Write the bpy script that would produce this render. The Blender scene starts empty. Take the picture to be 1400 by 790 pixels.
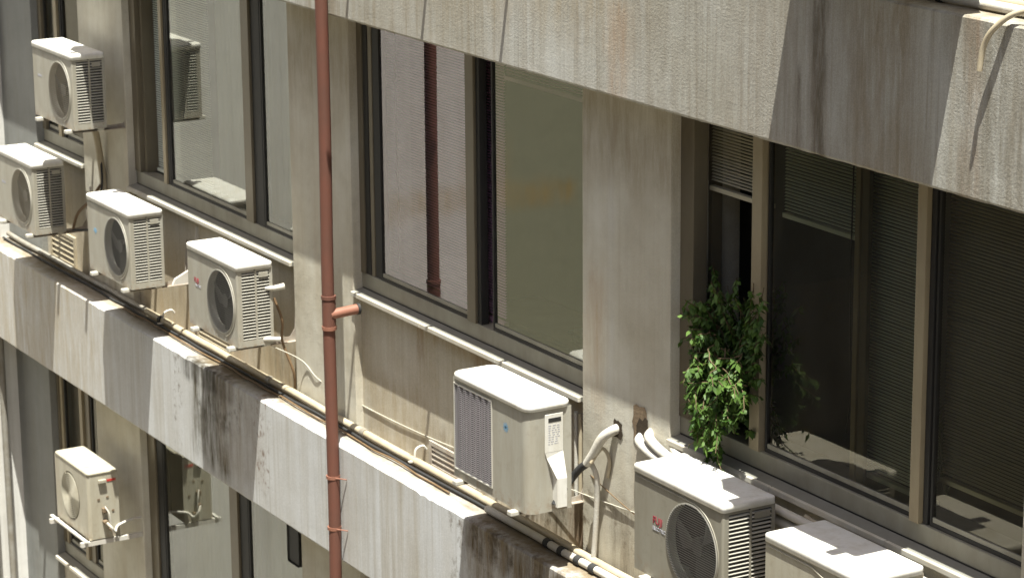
import bpy, bmesh, math, random
from mathutils import Vector, Matrix
random.seed(7)
S = bpy.context.scene
COL = S.collection

# ------------------------------------------------------------------ camera
F_PX, PITCH, YAW, ROLL = 3769.3, .251736, .52511, -.00822
h = Vector((-math.cos(YAW), math.sin(YAW), 0))
fw = h * math.cos(PITCH) + Vector((0, 0, -math.sin(PITCH)))
r0 = h.cross(Vector((0, 0, 1))); u0 = r0.cross(fw)
rr = r0 * math.cos(ROLL) + u0 * math.sin(ROLL); uu = -r0 * math.sin(ROLL) + u0 * math.cos(ROLL)
cd = bpy.data.cameras.new('camera'); cam = bpy.data.objects.new('camera', cd); COL.objects.link(cam)
M = Matrix.Identity(4)
for i in range(3):
    M[i][0] = rr[i]; M[i][1] = uu[i]; M[i][2] = -fw[i]
M[0][3], M[1][3], M[2][3] = 0, -7.4, 0
cam.matrix_world = M
cd.sensor_width = 36; cd.lens = F_PX / 1400 * 36; cd.clip_start = .1; cd.clip_end = 500
cd.dof.use_dof = True; cd.dof.focus_distance = 12.6; cd.dof.aperture_fstop = 7.1
S.camera = cam

# ------------------------------------------------------------------ light
W = bpy.data.worlds.new('World'); S.world = W; W.use_nodes = True
nt = W.node_tree; bg = nt.nodes['Background']
sky = nt.nodes.new('ShaderNodeTexSky'); sky.sky_type = 'NISHITA'; sky.sun_disc = False; sky.dust_density = 4; sky.ozone_density = .6; sky.air_density = .9
L = Vector((-.225, .141, -1)).normalized()            # direction the light travels
elev = math.asin(-L.z); az = math.atan2(-L.x, -L.y)    # from +Y clockwise
sky.sun_elevation = elev; sky.sun_rotation = az
nt.links.new(sky.outputs[0], bg.inputs[0]); bg.inputs[1].default_value = .06
sd = bpy.data.lights.new('sun', 'SUN'); sd.energy = 5; sd.angle = math.radians(.3); sd.color = (1, .99, .90)
so = bpy.data.objects.new('sun', sd); COL.objects.link(so); so.rotation_euler = L.to_track_quat('-Z', 'Y').to_euler()
S.view_settings.view_transform = 'Standard'; S.view_settings.look = 'None'
S.view_settings.exposure = 1.42; S.view_settings.gamma = 1
S.render.engine = 'CYCLES'

# ------------------------------------------------------------------ materials
def new_mat(name):
    m = bpy.data.materials.new(name); m.use_nodes = True
    return m, m.node_tree, m.node_tree.nodes['Principled BSDF']
def N(t, kind, **kw):
    n = t.nodes.new(kind)
    for k, v in kw.items():
        if k in n.inputs: n.inputs[k].default_value = v
        else: setattr(n, k, v)
    return n
def LK(t, a, b): t.links.new(a, b)
def mapping(t, scale, loc=(0, 0, 0)):
    tc = N(t, 'ShaderNodeTexCoord'); mp = N(t, 'ShaderNodeMapping')
    mp.inputs['Scale'].default_value = scale; mp.inputs['Location'].default_value = loc
    LK(t, tc.outputs['Object'], mp.inputs[0]); return mp.outputs[0]
def noise(t, scale, sc=1, detail=5, rough=.6, loc=(0, 0, 0)):
    n = N(t, 'ShaderNodeTexNoise'); n.inputs['Scale'].default_value = sc
    n.inputs['Detail'].default_value = detail; n.inputs['Roughness'].default_value = rough
    LK(t, mapping(t, scale, loc), n.inputs['Vector']); return n.outputs['Fac']
def ramp(t, fac, stops):
    r = N(t, 'ShaderNodeValToRGB'); e = r.color_ramp.elements
    while len(e) < len(stops): e.new(.5)
    for i, (p, v) in enumerate(stops):
        e[i].position = p; e[i].color = (v, v, v, 1) if not isinstance(v, tuple) else (*v, 1)
    LK(t, fac, r.inputs[0]); return r.outputs[0]
def math_(t, op, a, b=None, clamp=False):
    n = N(t, 'ShaderNodeMath', operation=op); n.use_clamp = clamp
    for i, v in enumerate((a, b)):
        if v is None: continue
        if isinstance(v, (int, float)): n.inputs[i].default_value = v
        else: LK(t, v, n.inputs[i])
    return n.outputs[0]
def mixc(t, fac, a, b, blend='MIX'):
    n = N(t, 'ShaderNodeMix', data_type='RGBA', blend_type=blend)
    for i, v in ((0, fac), (6, a), (7, b)):
        if isinstance(v, (int, float)): n.inputs[i].default_value = v
        elif isinstance(v, tuple): n.inputs[i].default_value = (*v, 1)
        else: LK(t, v, n.inputs[i])
    return n.outputs[2]
def bump(t, bsdf, hgt, strength, dist=.01):
    b = N(t, 'ShaderNodeBump'); b.inputs['Strength'].default_value = strength; b.inputs['Distance'].default_value = dist
    LK(t, hgt, b.inputs['Height']); LK(t, b.outputs[0], bsdf.inputs['Normal'])
def band_mask(t, axis, c, w, soft):
    """1 inside |axis-c|<w, fading over soft"""
    tc = N(t, 'ShaderNodeTexCoord'); sp = N(t, 'ShaderNodeSeparateXYZ'); LK(t, tc.outputs['Object'], sp.inputs[0])
    wob = noise(t, (3, 3, 1.2), 2, 4, .6, (c, 0, 0))
    v = math_(t, 'ADD', sp.outputs[axis], math_(t, 'MULTIPLY', math_(t, 'SUBTRACT', wob, .5), soft * 1.6))
    d = math_(t, 'ABSOLUTE', math_(t, 'SUBTRACT', v, c))
    return math_(t, 'DIVIDE', math_(t, 'SUBTRACT', w + soft, d), soft, True)

def plaster(name, base, pale, stain, streak=.6, rough_bump=.35, bump_scale=60, marks=(), grime=None, patch=.5, spots=0, dust=0, big_bump=1.5, axis='X'):
    """painted render with vertical run-off streaks; marks: (x centre, half width, soft, z centre, half height, z soft, colour, strength)"""
    m, t, b = new_mat(name)
    big = ramp(t, noise(t, (1, 1, 1), 1.3, 6, .62), [(.32, 0), (.68, 1)])
    c = mixc(t, big, base, pale)
    st = ramp(t, noise(t, (4.2, 4.2, .22), 1.6, 8, .72), [(.42, 0), (.68, 1)])
    lo_ = ramp(t, noise(t, (1, 1, .5), .9, 3, .5, (4, 4, 4)), [(.36, .25), (.64, 1)])
    c = mixc(t, math_(t, 'MULTIPLY', math_(t, 'MULTIPLY', st, lo_), streak), c, stain)
    st2 = ramp(t, noise(t, (30, 30, .7), 1.2, 4, .6, (3, 0, 1)), [(.5, 0), (.72, 1)])
    c = mixc(t, math_(t, 'MULTIPLY', st2, streak * .5), c, tuple(v * .72 for v in stain))
    st3 = ramp(t, noise(t, (12, 12, .35), 1.2, 4, .6, (9, 0, 4)), [(.56, 0), (.7, 1)])
    c = mixc(t, math_(t, 'MULTIPLY', st3, streak * .55), c, pale)
    blot = ramp(t, noise(t, (1, 1, 1), 6, 7, .7, (5, 2, 0)), [(.5, 0), (.74, 1)])
    c = mixc(t, math_(t, 'MULTIPLY', blot, patch * .5), c, tuple(v * .62 for v in base))
    for mk_ in marks:
        (xc, xw, xs, zc, zw, zs, colr, k) = mk_[:8]; fq = mk_[8] if len(mk_) > 8 else 2.2
        mk = math_(t, 'MULTIPLY', band_mask(t, axis, xc, xw, xs), band_mask(t, 'Z', zc, zw, zs))
        br = 1.0 if fq == 0 else ramp(t, noise(t, (6, 6, 1.0) if fq < 5 else (1, 1, .8), fq, 8, .72, (xc * 3, 1, 2)), [(.34, 0), (.64, 1)] if fq < 5 else [(.52, 0), (.66, 1)])
        c = mixc(t, math_(t, 'MULTIPLY', math_(t, 'MULTIPLY', mk, br), k), c, colr)
    if spots:
        sp = ramp(t, noise(t, (1, 1, .8), 26, 6, .75, (1, 7, 3)), [(.64, 0), (.69, 1)])
        ar = ramp(t, noise(t, (1, 1, 1), 1.1, 3, .5, (11, 0, 0)), [(.5, 0), (.62, 1)])
        c = mixc(t, math_(t, 'MULTIPLY', math_(t, 'MULTIPLY', sp, ar), spots), c, (.10, .075, .05))
    if dust:
        ge = N(t, 'ShaderNodeNewGeometry'); sp_ = N(t, 'ShaderNodeSeparateXYZ'); LK(t, ge.outputs['True Normal'], sp_.inputs[0])
        upf = math_(t, 'MULTIPLY', math_(t, 'SUBTRACT', sp_.outputs['Z'], .6), 4, True)
        dn = ramp(t, noise(t, (1, 2.5, 1), 5, 7, .7, (2, 9, 0)), [(.34, 0), (.66, 1)])
        tc2 = N(t, 'ShaderNodeTexCoord'); s2 = N(t, 'ShaderNodeSeparateXYZ'); LK(t, tc2.outputs['Object'], s2.inputs[0])
        inner = math_(t, 'MULTIPLY', math_(t, 'ADD', s2.outputs['Y'], .225), 11, True)
        kk = math_(t, 'MULTIPLY', inner, math_(t, 'ADD', math_(t, 'MULTIPLY', dn, .45), .5))
        c = mixc(t, math_(t, 'MULTIPLY', math_(t, 'MULTIPLY', upf, kk), dust), c, (.15, .115, .07))
    fine = noise(t, (1, 1, 1), 190, 3, .6)
    c = mixc(t, .35, c, ramp(t, fine, [(.3, .35), (.7, .75)]), 'OVERLAY')
    LK(t, c, b.inputs['Base Color']); b.inputs['Roughness'].default_value = .92
    b.inputs['Specular IOR Level'].default_value = .2
    hh = math_(t, 'ADD', noise(t, (1, 1, 1), bump_scale, 5, .7), math_(t, 'MULTIPLY', noise(t, (1, 1, 1), 9, 3, .5), big_bump))
    hh = math_(t, 'MULTIPLY', hh, ramp(t, noise(t, (1, 1, 1), 2.1, 4, .6, (8, 1, 5)), [(.3, .35), (.7, 1)]))
    bump(t, b, hh, rough_bump, .012)
    return m

def simple(name, colr, rough=.5, metal=0, var=.18, scale=8, dirt=None, dirtk=.4, bmp=0, spec=.4, stretch=(1, 1, .5)):
    m, t, b = new_mat(name)
    f = ramp(t, noise(t, stretch, scale, 6, .65), [(.3, 0), (.72, 1)])
    d = dirt or tuple(v * (1 - var) for v in colr)
    c = mixc(t, math_(t, 'MULTIPLY', f, dirtk if dirt else 1), colr, d)
    LK(t, c, b.inputs['Base Color'])
    b.inputs['Roughness'].default_value = rough; b.inputs['Metallic'].default_value = metal
    b.inputs['Specular IOR Level'].default_value = spec
    if bmp: bump(t, b, noise(t, (1, 1, 1), scale * 6, 4, .6), bmp, .004)
    return m

def casing(name, colr, dirt, k=.5):
    """enamelled sheet steel with dust, drips and a little rust at the foot"""
    m, t, b = new_mat(name)
    f = ramp(t, noise(t, (6, 6, 1), 2, 6, .65), [(.42, 0), (.72, 1)])
    c = mixc(t, math_(t, 'MULTIPLY', f, k), colr, dirt)
    g = ramp(t, noise(t, (1, 1, 1), 14, 6, .7, (2, 3, 1)), [(.55, 0), (.75, 1)])
    c = mixc(t, math_(t, 'MULTIPLY', g, k * .6), c, tuple(v * .7 for v in dirt))
    tc = N(t, 'ShaderNodeTexCoord'); sp = N(t, 'ShaderNodeSeparateXYZ'); LK(t, tc.outputs['Object'], sp.inputs[0])
    low = math_(t, 'SUBTRACT', 1, math_(t, 'DIVIDE', sp.outputs['Z'], .09), True)
    rn = ramp(t, noise(t, (1, 1, 1), 22, 6, .7, (7, 1, 1)), [(.48, 0), (.62, 1)])
    c = mixc(t, math_(t, 'MULTIPLY', math_(t, 'MULTIPLY', low, rn), .55), c, (.22, .13, .07))
    LK(t, c, b.inputs['Base Color']); b.inputs['Roughness'].default_value = .48; b.inputs['Specular IOR Level'].default_value = .35
    bump(t, b, noise(t, (1, 1, 1), 60, 3, .5), .05, .003)
    return m

def glass(name, ior, tint, wob=.006, coat=0, gtint=(.97, .98, .92)):
    m, t, b = new_mat(name)
    out = t.nodes['Material Output']; t.nodes.remove(b)
    fr = N(t, 'ShaderNodeFresnel'); fr.inputs['IOR'].default_value = ior
    tr = N(t, 'ShaderNodeBsdfTransparent'); tr.inputs[0].default_value = (*tint, 1)
    gl = N(t, 'ShaderNodeBsdfGlossy'); gl.inputs['Roughness'].default_value = .015; gl.inputs['Color'].default_value = (*gtint, 1)
    bp = N(t, 'ShaderNodeBump'); bp.inputs['Strength'].default_value = wob; bp.inputs['Distance'].default_value = .01
    LK(t, noise(t, (1, 1, 1), 1.6, 2, .4), bp.inputs['Height']); LK(t, bp.outputs[0], gl.inputs['Normal'])
    mx = N(t, 'ShaderNodeMixShader'); LK(t, math_(t, 'ADD', math_(t, 'MULTIPLY', fr.outputs[0], 1 - coat), coat), mx.inputs[0]); LK(t, tr.outputs[0], mx.inputs[1]); LK(t, gl.outputs[0], mx.inputs[2])
    du = N(t, 'ShaderNodeBsdfDiffuse'); du.inputs[0].default_value = (.35, .34, .29, 1)          # dust film
    df = ramp(t, noise(t, (1, 1, .5), 3, 6, .7), [(.3, .02), (.8, .09)])
    m2 = N(t, 'ShaderNodeMixShader'); LK(t, df, m2.inputs[0]); LK(t, mx.outputs[0], m2.inputs[1]); LK(t, du.outputs[0], m2.inputs[2])
    LK(t, m2.outputs[0], out.inputs[0]); return m

BROWN = (.20, .145, .085); SOOT = (.045, .038, .028)
M_pier = plaster('pier render', (.42, .385, .30), (.61, .59, .515), (.38, .29, .18), .3, .26, 90, patch=.5,
    marks=[(-11.42, .22, .15, -4.95, .2, .15, (.16, .13, .09), .8), (-11.6, .5, .2, -4.85, .10, .08, (.12, .085, .05), .8, 9),
           (-11.9, .05, .1, -3.9, .3, .2, (.40, .28, .17), .6), (-11.75, .02, .03, -3.3, .9, .3, (.55, .54, .5), .5),
           (-15.1, .5, .3, -2.75, .2, .3, (.28, .22, .14), .5), (-11.6, .5, .2, -2.7, .15, .25, (.28, .22, .14), .6),  # brown pier tops: warm bounce under the beam put into the colour
           (-18.75, .1, .1, -4.9, .3, .2, (.2, .15, .09), .7)])
M_pier_shade = plaster('shaded pier render', (.21, .215, .205), (.26, .265, .255), (.19, .17, .13), .35, .2, 90, patch=.4)  # blue-grey shade on the far left pier put into its colour
M_wall = plaster('spandrel render', (.44, .39, .29), (.53, .505, .44), (.34, .26, .155), .4, .16, 80, patch=.4,
    marks=[(-15.8, .25, .12, -4.98, .10, .12, (.12, .09, .055), .95), (-12.35, .42, .2, -5.05, .1, .12, (.10, .075, .045), .95),
           (-13.95, .025, .03, -4.37, .06, .12, (.24, .14, .06), .9), (-13.15, .12, .05, -4.36, .05, .12, (.25, .15, .07), .8),
           (-13.0, .9, .3, -4.30, .02, .07, (.34, .24, .13), .6), (-14.3, .35, .15, -5.0, .25, .1, (.32, .25, .15), .6), (-13.5, .3, .1, -5.0, .1, .1, (.2, .15, .09), .7), (-18.0, 1.5, .4, -5.0, .16, .2, (.27, .2, .12), .6), (-16.9, 1.2, .2, -4.9, .2, .2, (.42, .33, .21), .6),
           (-12.1, .08, .1, -4.75, .35, .1, (.25, .15, .09), .6), (-12.4, .4, .2, -4.95, .12, .1, (.09, .065, .035), .9, 11)])
M_uband = plaster('upper band render', (.38, .368, .32), (.50, .497, .465), (.235, .19, .125), .85, .42, 75, patch=.3, dust=.7, big_bump=.6,
    marks=[(-9.66, .025, .03, -2.1, .6, .2, (.035, .026, .016), 1.0), (-9.66, .04, .05, -2.1, .6, .2, (.10, .08, .05), .9), (-9.80, .008, .04, -2.3, .14, .1, (.10, .08, .05), .9),
           (-9.2, .16, .12, -2.05, .6, .2, (.24, .19, .12), .8), (-9.75, .35, .3, -2.05, .6, .2, (.24, .20, .15), .5),
           (-12.6, 1.2, .5, -1.85, .2, .3, (.36, .30, .21), .7), (-8.62, .03, .06, -2.1, .4, .2, (.24, .14, .07), .7), (-8.2, .5, .2, -2.1, .6, .2, (.20, .18, .14), .85), (-10.6, .5, .4, -2.0, .5, .2, (.26, .23, .18), .55), (-13.6, .9, .4, -2.3, .3, .2, (.30, .26, .19), .6), (-11.3, .05, .1, -2.3, .25, .1, (.36, .24, .15), .6)])
M_lband = plaster('lower band render', (.46, .46, .45), (.57, .585, .60), (.31, .26, .175), .62, .12, 90, patch=.3, spots=.9, dust=1, big_bump=.8,
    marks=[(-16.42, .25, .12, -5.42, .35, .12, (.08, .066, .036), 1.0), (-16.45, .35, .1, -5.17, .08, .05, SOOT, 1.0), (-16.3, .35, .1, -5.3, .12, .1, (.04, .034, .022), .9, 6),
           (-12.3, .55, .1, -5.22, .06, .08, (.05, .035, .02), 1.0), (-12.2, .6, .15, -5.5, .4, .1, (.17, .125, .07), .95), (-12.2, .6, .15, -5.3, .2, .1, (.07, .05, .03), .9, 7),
           (-15.62, .09, .06, -5.4, .3, .1, (.16, .10, .07), .95, 16), (-17.0, .05, .06, -5.45, .3, .1, (.14, .11, .08), .9, 14), (-13.0, .06, .05, -5.35, .2, .1, (.14, .11, .08), .8, 14),
           (-15.95, .3, .1, -5.4, .3, .1, (.24, .19, .14), .5), (-19.6, 1.1, .3, -5.5, .5, .1, (.36, .31, .23), .8)])  # last mark: warmer tone of the shaded left end put into the colour
M_wing = plaster('wing render', (.60, .59, .56), (.70, .69, .66), (.40, .34, .24), .3, .15, 40, patch=.4, axis='Y',
    marks=[(-5.05, .88, .08, -5, 9, .3, (.33, .325, .235), 1, 0), (-3.9, .9, .3, -5.33, .06, .12, (.44, .34, .18), .55), (-4.9, .25, .15, -5.38, .05, .1, (.42, .28, .10), .7), (-4.3, .2, .1, -5.1, .25, .15, (.42, .34, .2), .5),  # first mark: wall end dulled so the right pane reflects darker
           ])
M_wing2 = plaster('dark reflected wing', (.06, .06, .052), (.08, .08, .07), (.04, .035, .03), .4, .2, 20)  # near-black colour stands in for a shaded building seen in reflection
M_opp = plaster('opposite render', (.36, .33, .27), (.40, .37, .31), (.33, .28, .2), .4, .2, 20)
M_room = simple('room wall', (.16, .155, .14), .9)
M_ground = simple('courtyard paving', (.26, .235, .19), .9, var=.3, scale=2)
M_frame = simple('bronze aluminium', (.15, .125, .085), .42, .25, dirt=(.22, .195, .14), dirtk=.6, scale=5, bmp=.1)
M_rail = simple('grey aluminium rail', (.32, .31, .255), .45, .15, dirt=(.17, .15, .11), dirtk=.7, scale=5, bmp=.1)
M_tan = simple('tan aluminium', (.33, .28, .185), .45, .1, dirt=(.24, .19, .12), dirtk=.7, scale=6, bmp=.1)
M_gask = simple('black gasket', (.025, .024, .022), .6)
M_sill = simple('pale sill stone', (.20, .195, .17), .7, dirt=(.13, .12, .09), dirtk=.6, scale=6, bmp=.2)
M_lip = simple('sill edging', (.50, .485, .43), .6, dirt=(.40, .33, .22), dirtk=.6, scale=7)
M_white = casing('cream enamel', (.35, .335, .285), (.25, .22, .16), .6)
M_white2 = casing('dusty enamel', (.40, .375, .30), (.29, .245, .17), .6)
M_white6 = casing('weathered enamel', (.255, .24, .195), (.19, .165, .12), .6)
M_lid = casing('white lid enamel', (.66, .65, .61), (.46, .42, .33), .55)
M_rim = simple('white plastic rim', (.50, .48, .42), .4)
M_dark = simple('fan recess', (.03, .026, .024), .8)
M_guard = simple('guard wire', (.085, .08, .072), .5, .1)
M_guardtan = simple('dusty guard wire', (.19, .165, .125), .6)
M_dustdisc = simple('dusty fan cover', (.26, .24, .19), .7)
M_fan = simple('fan plastic', (.05, .048, .044), .55)
M_coil = simple('coil fins', (.05, .045, .036), .6, .2)
M_fin = simple('pale coil fins', (.15, .125, .095), .6, .1)
M_slat = simple('grille slat', (.44, .42, .36), .5)
M_galv = simple('painted bracket steel', (.48, .46, .41), .5, .2, dirt=(.25, .15, .08), dirtk=.7, scale=12)
M_whitesteel = simple('white bracket paint', (.55, .54, .50), .5, dirt=(.4, .3, .2), dirtk=.4, scale=10)
M_red = simple('red brown pipe paint', (.145, .058, .040), .6, 0, dirt=(.11, .055, .04), dirtk=.9, scale=9, bmp=.1, spec=.3)
M_redl = simple('faded pipe paint', (.27, .12, .08), .55, 0, dirt=(.19, .08, .05), dirtk=.7, scale=12)
M_cream = simple('cream conduit', (.44, .39, .29), .5, dirt=(.34, .27, .17), dirtk=.8, scale=9, stretch=(1, 1, 1))
M_greyp = simple('grey conduit', (.30, .29, .26), .5, dirt=(.16, .13, .09), dirtk=.8, scale=9, stretch=(1, 1, 1))
M_wrap = simple('white pipe wrap', (.52, .51, .47), .6, dirt=(.46, .40, .30), dirtk=.7, scale=16, bmp=.4)
M_black = simple('black insulation', (.03, .03, .03), .7)
M_wire = simple('pale string', (.55, .52, .44), .7)
M_brown = simple('brown cable', (.16, .10, .05), .6)
M_blind = simple('blind slat', (.80, .50, .66), .55, var=.08, scale=3)
M_blindg = simple('grey green blind slat', (.80, .84, .70), .55, var=.1, scale=3)
M_blindd = simple('dark blind slat', (.62, .58, .44), .55, var=.1, scale=3)
M_tape = simple('plum ladder tape', (.085, .045, .06), .8)
M_curt = simple('pale curtain cloth', (.74, .79, .74), .9, var=.08, scale=2, stretch=(6, 6, .2))
M_hole = simple('broken hole', (.05, .035, .02), .95, bmp=.6)
M_rust = simple('ragged brick edge', (.26, .19, .12), .95, dirt=(.09, .06, .035), dirtk=.9, scale=20, bmp=.8)
M_blue = simple('blue print', (.20, .38, .55), .6)
M_redp = simple('red print', (.32, .03, .05), .6)
M_greyprint = simple('grey print', (.38, .38, .42), .6)
M_redtag = simple('red tag', (.45, .04, .03), .6)
M_stem = simple('stem', (.10, .07, .035), .8)
G_a = glass('window glass', 1.75, (.88, .90, .84), coat=.12)
G_b = glass('middle window glass', 1.75, (.92, .88, .90), coat=.13, gtint=(1, .945, .95))
G_d = glass('dark window glass', 1.5, (.80, .82, .74), gtint=(.86, .80, .66))
def leafmat():
    m, t, b = new_mat('leaf')
    f = noise(t, (1, 1, 1), 9, 3, .6)
    c = mixc(t, ramp(t, f, [(.35, 0), (.65, 1)]), (.022, .055, .010), (.095, .165, .035))
    LK(t, c, b.inputs['Base Color']); b.inputs['Roughness'].default_value = .5; b.inputs['Specular IOR Level'].default_value = .25
    tl = N(t, 'ShaderNodeBsdfTranslucent'); LK(t, mixc(t, .5, c, (.16, .26, .02)), tl.inputs[0])
    mx = N(t, 'ShaderNodeMixShader'); mx.inputs[0].default_value = .22
    LK(t, b.outputs[0], mx.inputs[1]); LK(t, tl.outputs[0], mx.inputs[2]); LK(t, mx.outputs[0], t.nodes['Material Output'].inputs[0])
    return m
M_leaf = leafmat()
M_frond = simple('frond', (.12, .15, .06), .6)

# ------------------------------------------------------------------ mesh helpers
class MB:
    def __init__(s): s.v = []; s.f = []; s.sm = []
    def add(s, vs, fs, smooth=False):
        o = len(s.v); s.v += [tuple(v) for v in vs]; s.f += [tuple(i + o for i in f) for f in fs]; s.sm += [smooth] * len(fs); return s
    def box(s, x0, x1, y0, y1, z0, z1, bev=0):
        if bev:
            b = bmesh.new(); bmesh.ops.create_cube(b, size=1)
            for v in b.verts: v.co = Vector(((x0 + x1) / 2 + v.co.x * (x1 - x0), (y0 + y1) / 2 + v.co.y * (y1 - y0), (z0 + z1) / 2 + v.co.z * (z1 - z0)))
            bmesh.ops.bevel(b, geom=list(b.edges), offset=bev, segments=2, affect='EDGES', profile=.6)
            b.verts.index_update(); s.add([v.co for v in b.verts], [[v.index for v in f.verts] for f in b.faces]); b.free(); return s
        v = [(x, y, z) for z in (z0, z1) for y in (y0, y1) for x in (x0, x1)]
        return s.add(v, [(0, 2, 3, 1), (4, 5, 7, 6), (0, 1, 5, 4), (2, 6, 7, 3), (0, 4, 6, 2), (1, 3, 7, 5)])
    def prism_yz(s, prof, x0, x1):
        """polygon of (y,z) extruded along x"""
        n = len(prof); v = [(x0, y, z) for y, z in prof] + [(x1, y, z) for y, z in prof]
        return s.add(v, [tuple(range(n)), tuple(range(2 * n - 1, n - 1, -1))] + [(i, i + n, (i + 1) % n + n, (i + 1) % n) for i in range(n)])
    def tube(s, pts, r, seg=10, smooth_pts=True, cap=True):
        P = [Vector(p) for p in pts]
        if smooth_pts and len(P) > 2:
            Q = [P[0]]
            for i in range(len(P) - 1):
                a = P[max(i - 1, 0)]; b = P[i]; c = P[i + 1]; d = P[min(i + 2, len(P) - 1)]
                for k in range(1, 9):
                    t = k / 8
                    Q.append(.5 * ((2 * b) + (c - a) * t + (2 * a - 5 * b + 4 * c - d) * t * t + (3 * b - a - 3 * c + d) * t ** 3))
            P = Q
        R = r if callable(r) else (lambda t: r)
        vs = []; fs = []; n = len(P); ref = None
        for i, p in enumerate(P):
            d = (P[min(i + 1, n - 1)] - P[max(i - 1, 0)]).normalized()
            if ref is None: ref = d.orthogonal().normalized()
            ref = (ref - d * ref.dot(d)).normalized(); o = d.cross(ref); rad = R(i / (n - 1))
            for k in range(seg):
                a = 2 * math.pi * k / seg; vs.append(p + (ref * math.cos(a) + o * math.sin(a)) * rad)
        for i in range(n - 1):
            for k in range(seg):
                k2 = (k + 1) % seg; fs.append((i * seg + k, i * seg + k2, (i + 1) * seg + k2, (i + 1) * seg + k))
        s.add(vs, fs, True)
        if cap: s.add([vs[k] for k in range(seg)], [tuple(range(seg - 1, -1, -1))]); s.add([vs[(n - 1) * seg + k] for k in range(seg)], [tuple(range(seg))])
        return s
    def ring_y(s, cx, cz, y0, y1, r_in, r_out, seg=40):
        vs = []; fs = []
        for k in range(seg):
            a = 2 * math.pi * k / seg; c, n_ = math.cos(a), math.sin(a)
            vs += [(cx + c * r_in, y0, cz + n_ * r_in), (cx + c * r_out, y0, cz + n_ * r_out), (cx + c * r_out, y1, cz + n_ * r_out), (cx + c * r_in, y1, cz + n_ * r_in)]
        for k in range(seg):
            a = 4 * k; b = 4 * ((k + 1) % seg)
            for j in range(4): fs.append((a + j, a + (j + 1) % 4, b + (j + 1) % 4, b + j))
        return s.add(vs, fs)
    def disc_y(s, cx, cz, y, r, seg=40):
        vs = [(cx + math.cos(2 * math.pi * k / seg) * r, y, cz + math.sin(2 * math.pi * k / seg) * r) for k in range(seg)]
        return s.add(vs, [tuple(range(seg))])
    def build(s, name, mat, parent=None, loc=(0, 0, 0), recalc=True):
        me = bpy.data.meshes.new(name); me.from_pydata(s.v, [], s.f); me.update()
        for p, q in zip(me.polygons, s.sm): p.use_smooth = q
        if recalc:
            b = bmesh.new(); b.from_mesh(me); bmesh.ops.recalc_face_normals(b, faces=b.faces); b.to_mesh(me); b.free()
        me.materials.append(mat)
        o = bpy.data.objects.new(name, me); COL.objects.link(o); o.location = loc
        if parent: o.parent = parent
        return o
def tag(o, label=None, cat=None, group=None, kind=None):
    for k, v in (('label', label), ('category', cat), ('group', group), ('kind', kind)):
        if v: o[k] = v
    return o
def empty(name, loc, label, cat, group=None):
    o = bpy.data.objects.new(name, None); COL.objects.link(o); o.location = loc; o.empty_display_size = .1
    return tag(o, label, cat, group)
def kids(o): return [c for c in bpy.data.objects if c.parent == o]
def copy_tree(o, parent=None):
    ch = kids(o); c = o.copy(); COL.objects.link(c); c.parent = parent
    for k in ch: copy_tree(k, c)
    return c
def bars_text(parent, txt, size, x, y, z, mat, name='lettering'):
    cu = bpy.data.curves.new(name, 'FONT'); cu.body = txt; cu.size = size; cu.extrude = .0006; cu.offset = size * .012
    to = bpy.data.objects.new(name, cu); COL.objects.link(to); bpy.context.view_layer.update()
    me = bpy.data.meshes.new_from_object(to.evaluated_get(bpy.context.evaluated_depsgraph_get()))
    bpy.data.objects.remove(to); me.materials.clear(); me.materials.append(mat)
    me.transform(Matrix.Rotation(math.radians(90), 4, 'X')); me.name = name
    o = bpy.data.objects.new(name, me); COL.objects.link(o); o.location = (x, y, z)
    if parent: o.parent = parent
    return o

# ------------------------------------------------------------------ the building
FL = 3.40; BB = -2.475; BT = -1.725; PB = -.24      # floor height, band bottom/top, band face
SPY = .05; SILL = -4.22
XL, XR = -20.9, 4.0
piers = [(XL, -20.16), (-19.165, -18.30), (-15.57, -14.72), (-12.03, -11.188), (-8.48, -7.65), (-4.95, -4.11), (-1.4, -.57), (2.1, 2.95)]
bays = [(piers[i][1], piers[i + 1][0]) for i in range(len(piers) - 1)]
B = empty('office_building', (-14, 0, -12), 'weathered concrete office block with window bands, long plaster beams and stained piers', 'building')
def bpart(mb, name, mat):
    o = mb.build(name, mat); o.parent = B; o.location = (14, 0, 12); return o
# parts are built in world coordinates; the offset above cancels the parent's location
def spart(mb, name, mat, par):
    o = mb.build(name, mat); o.parent = par; return o

def wobble_box(x0, x1, y0, y1, z0, z1, amp=.006, step=.12, ragged=()):
    """long beam whose arrises wander and chip a little"""
    n = int((x1 - x0) / step); vs = []; fs = []
    for i in range(n + 1):
        x = x0 + (x1 - x0) * i / n
        e = [random.uniform(-1, 1) * amp for _ in range(5)]
        ch = .008 + random.uniform(0, .004)
        for a, b in ragged:
            if a < x < b and random.random() < .25: ch += random.uniform(.0, .010)
        vs += [(x, y1, z0), (x, y0 + .008, z0 + e[0] * .6), (x, y0, z0 + .012), (x, y0 + e[2] * .2, z1 - ch), (x, y0 + ch * .9, z1 + e[3] * .3), (x, y1, z1)]
    for i in range(n):
        for j in range(6):
            a = i * 6 + j; b = i * 6 + (j + 1) % 6; fs.append((a, b, b + 6, a + 6))
    fs.append(tuple(range(6))); fs.append(tuple(n * 6 + k for k in range(6)))
    return MB().add(vs, fs)

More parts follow.
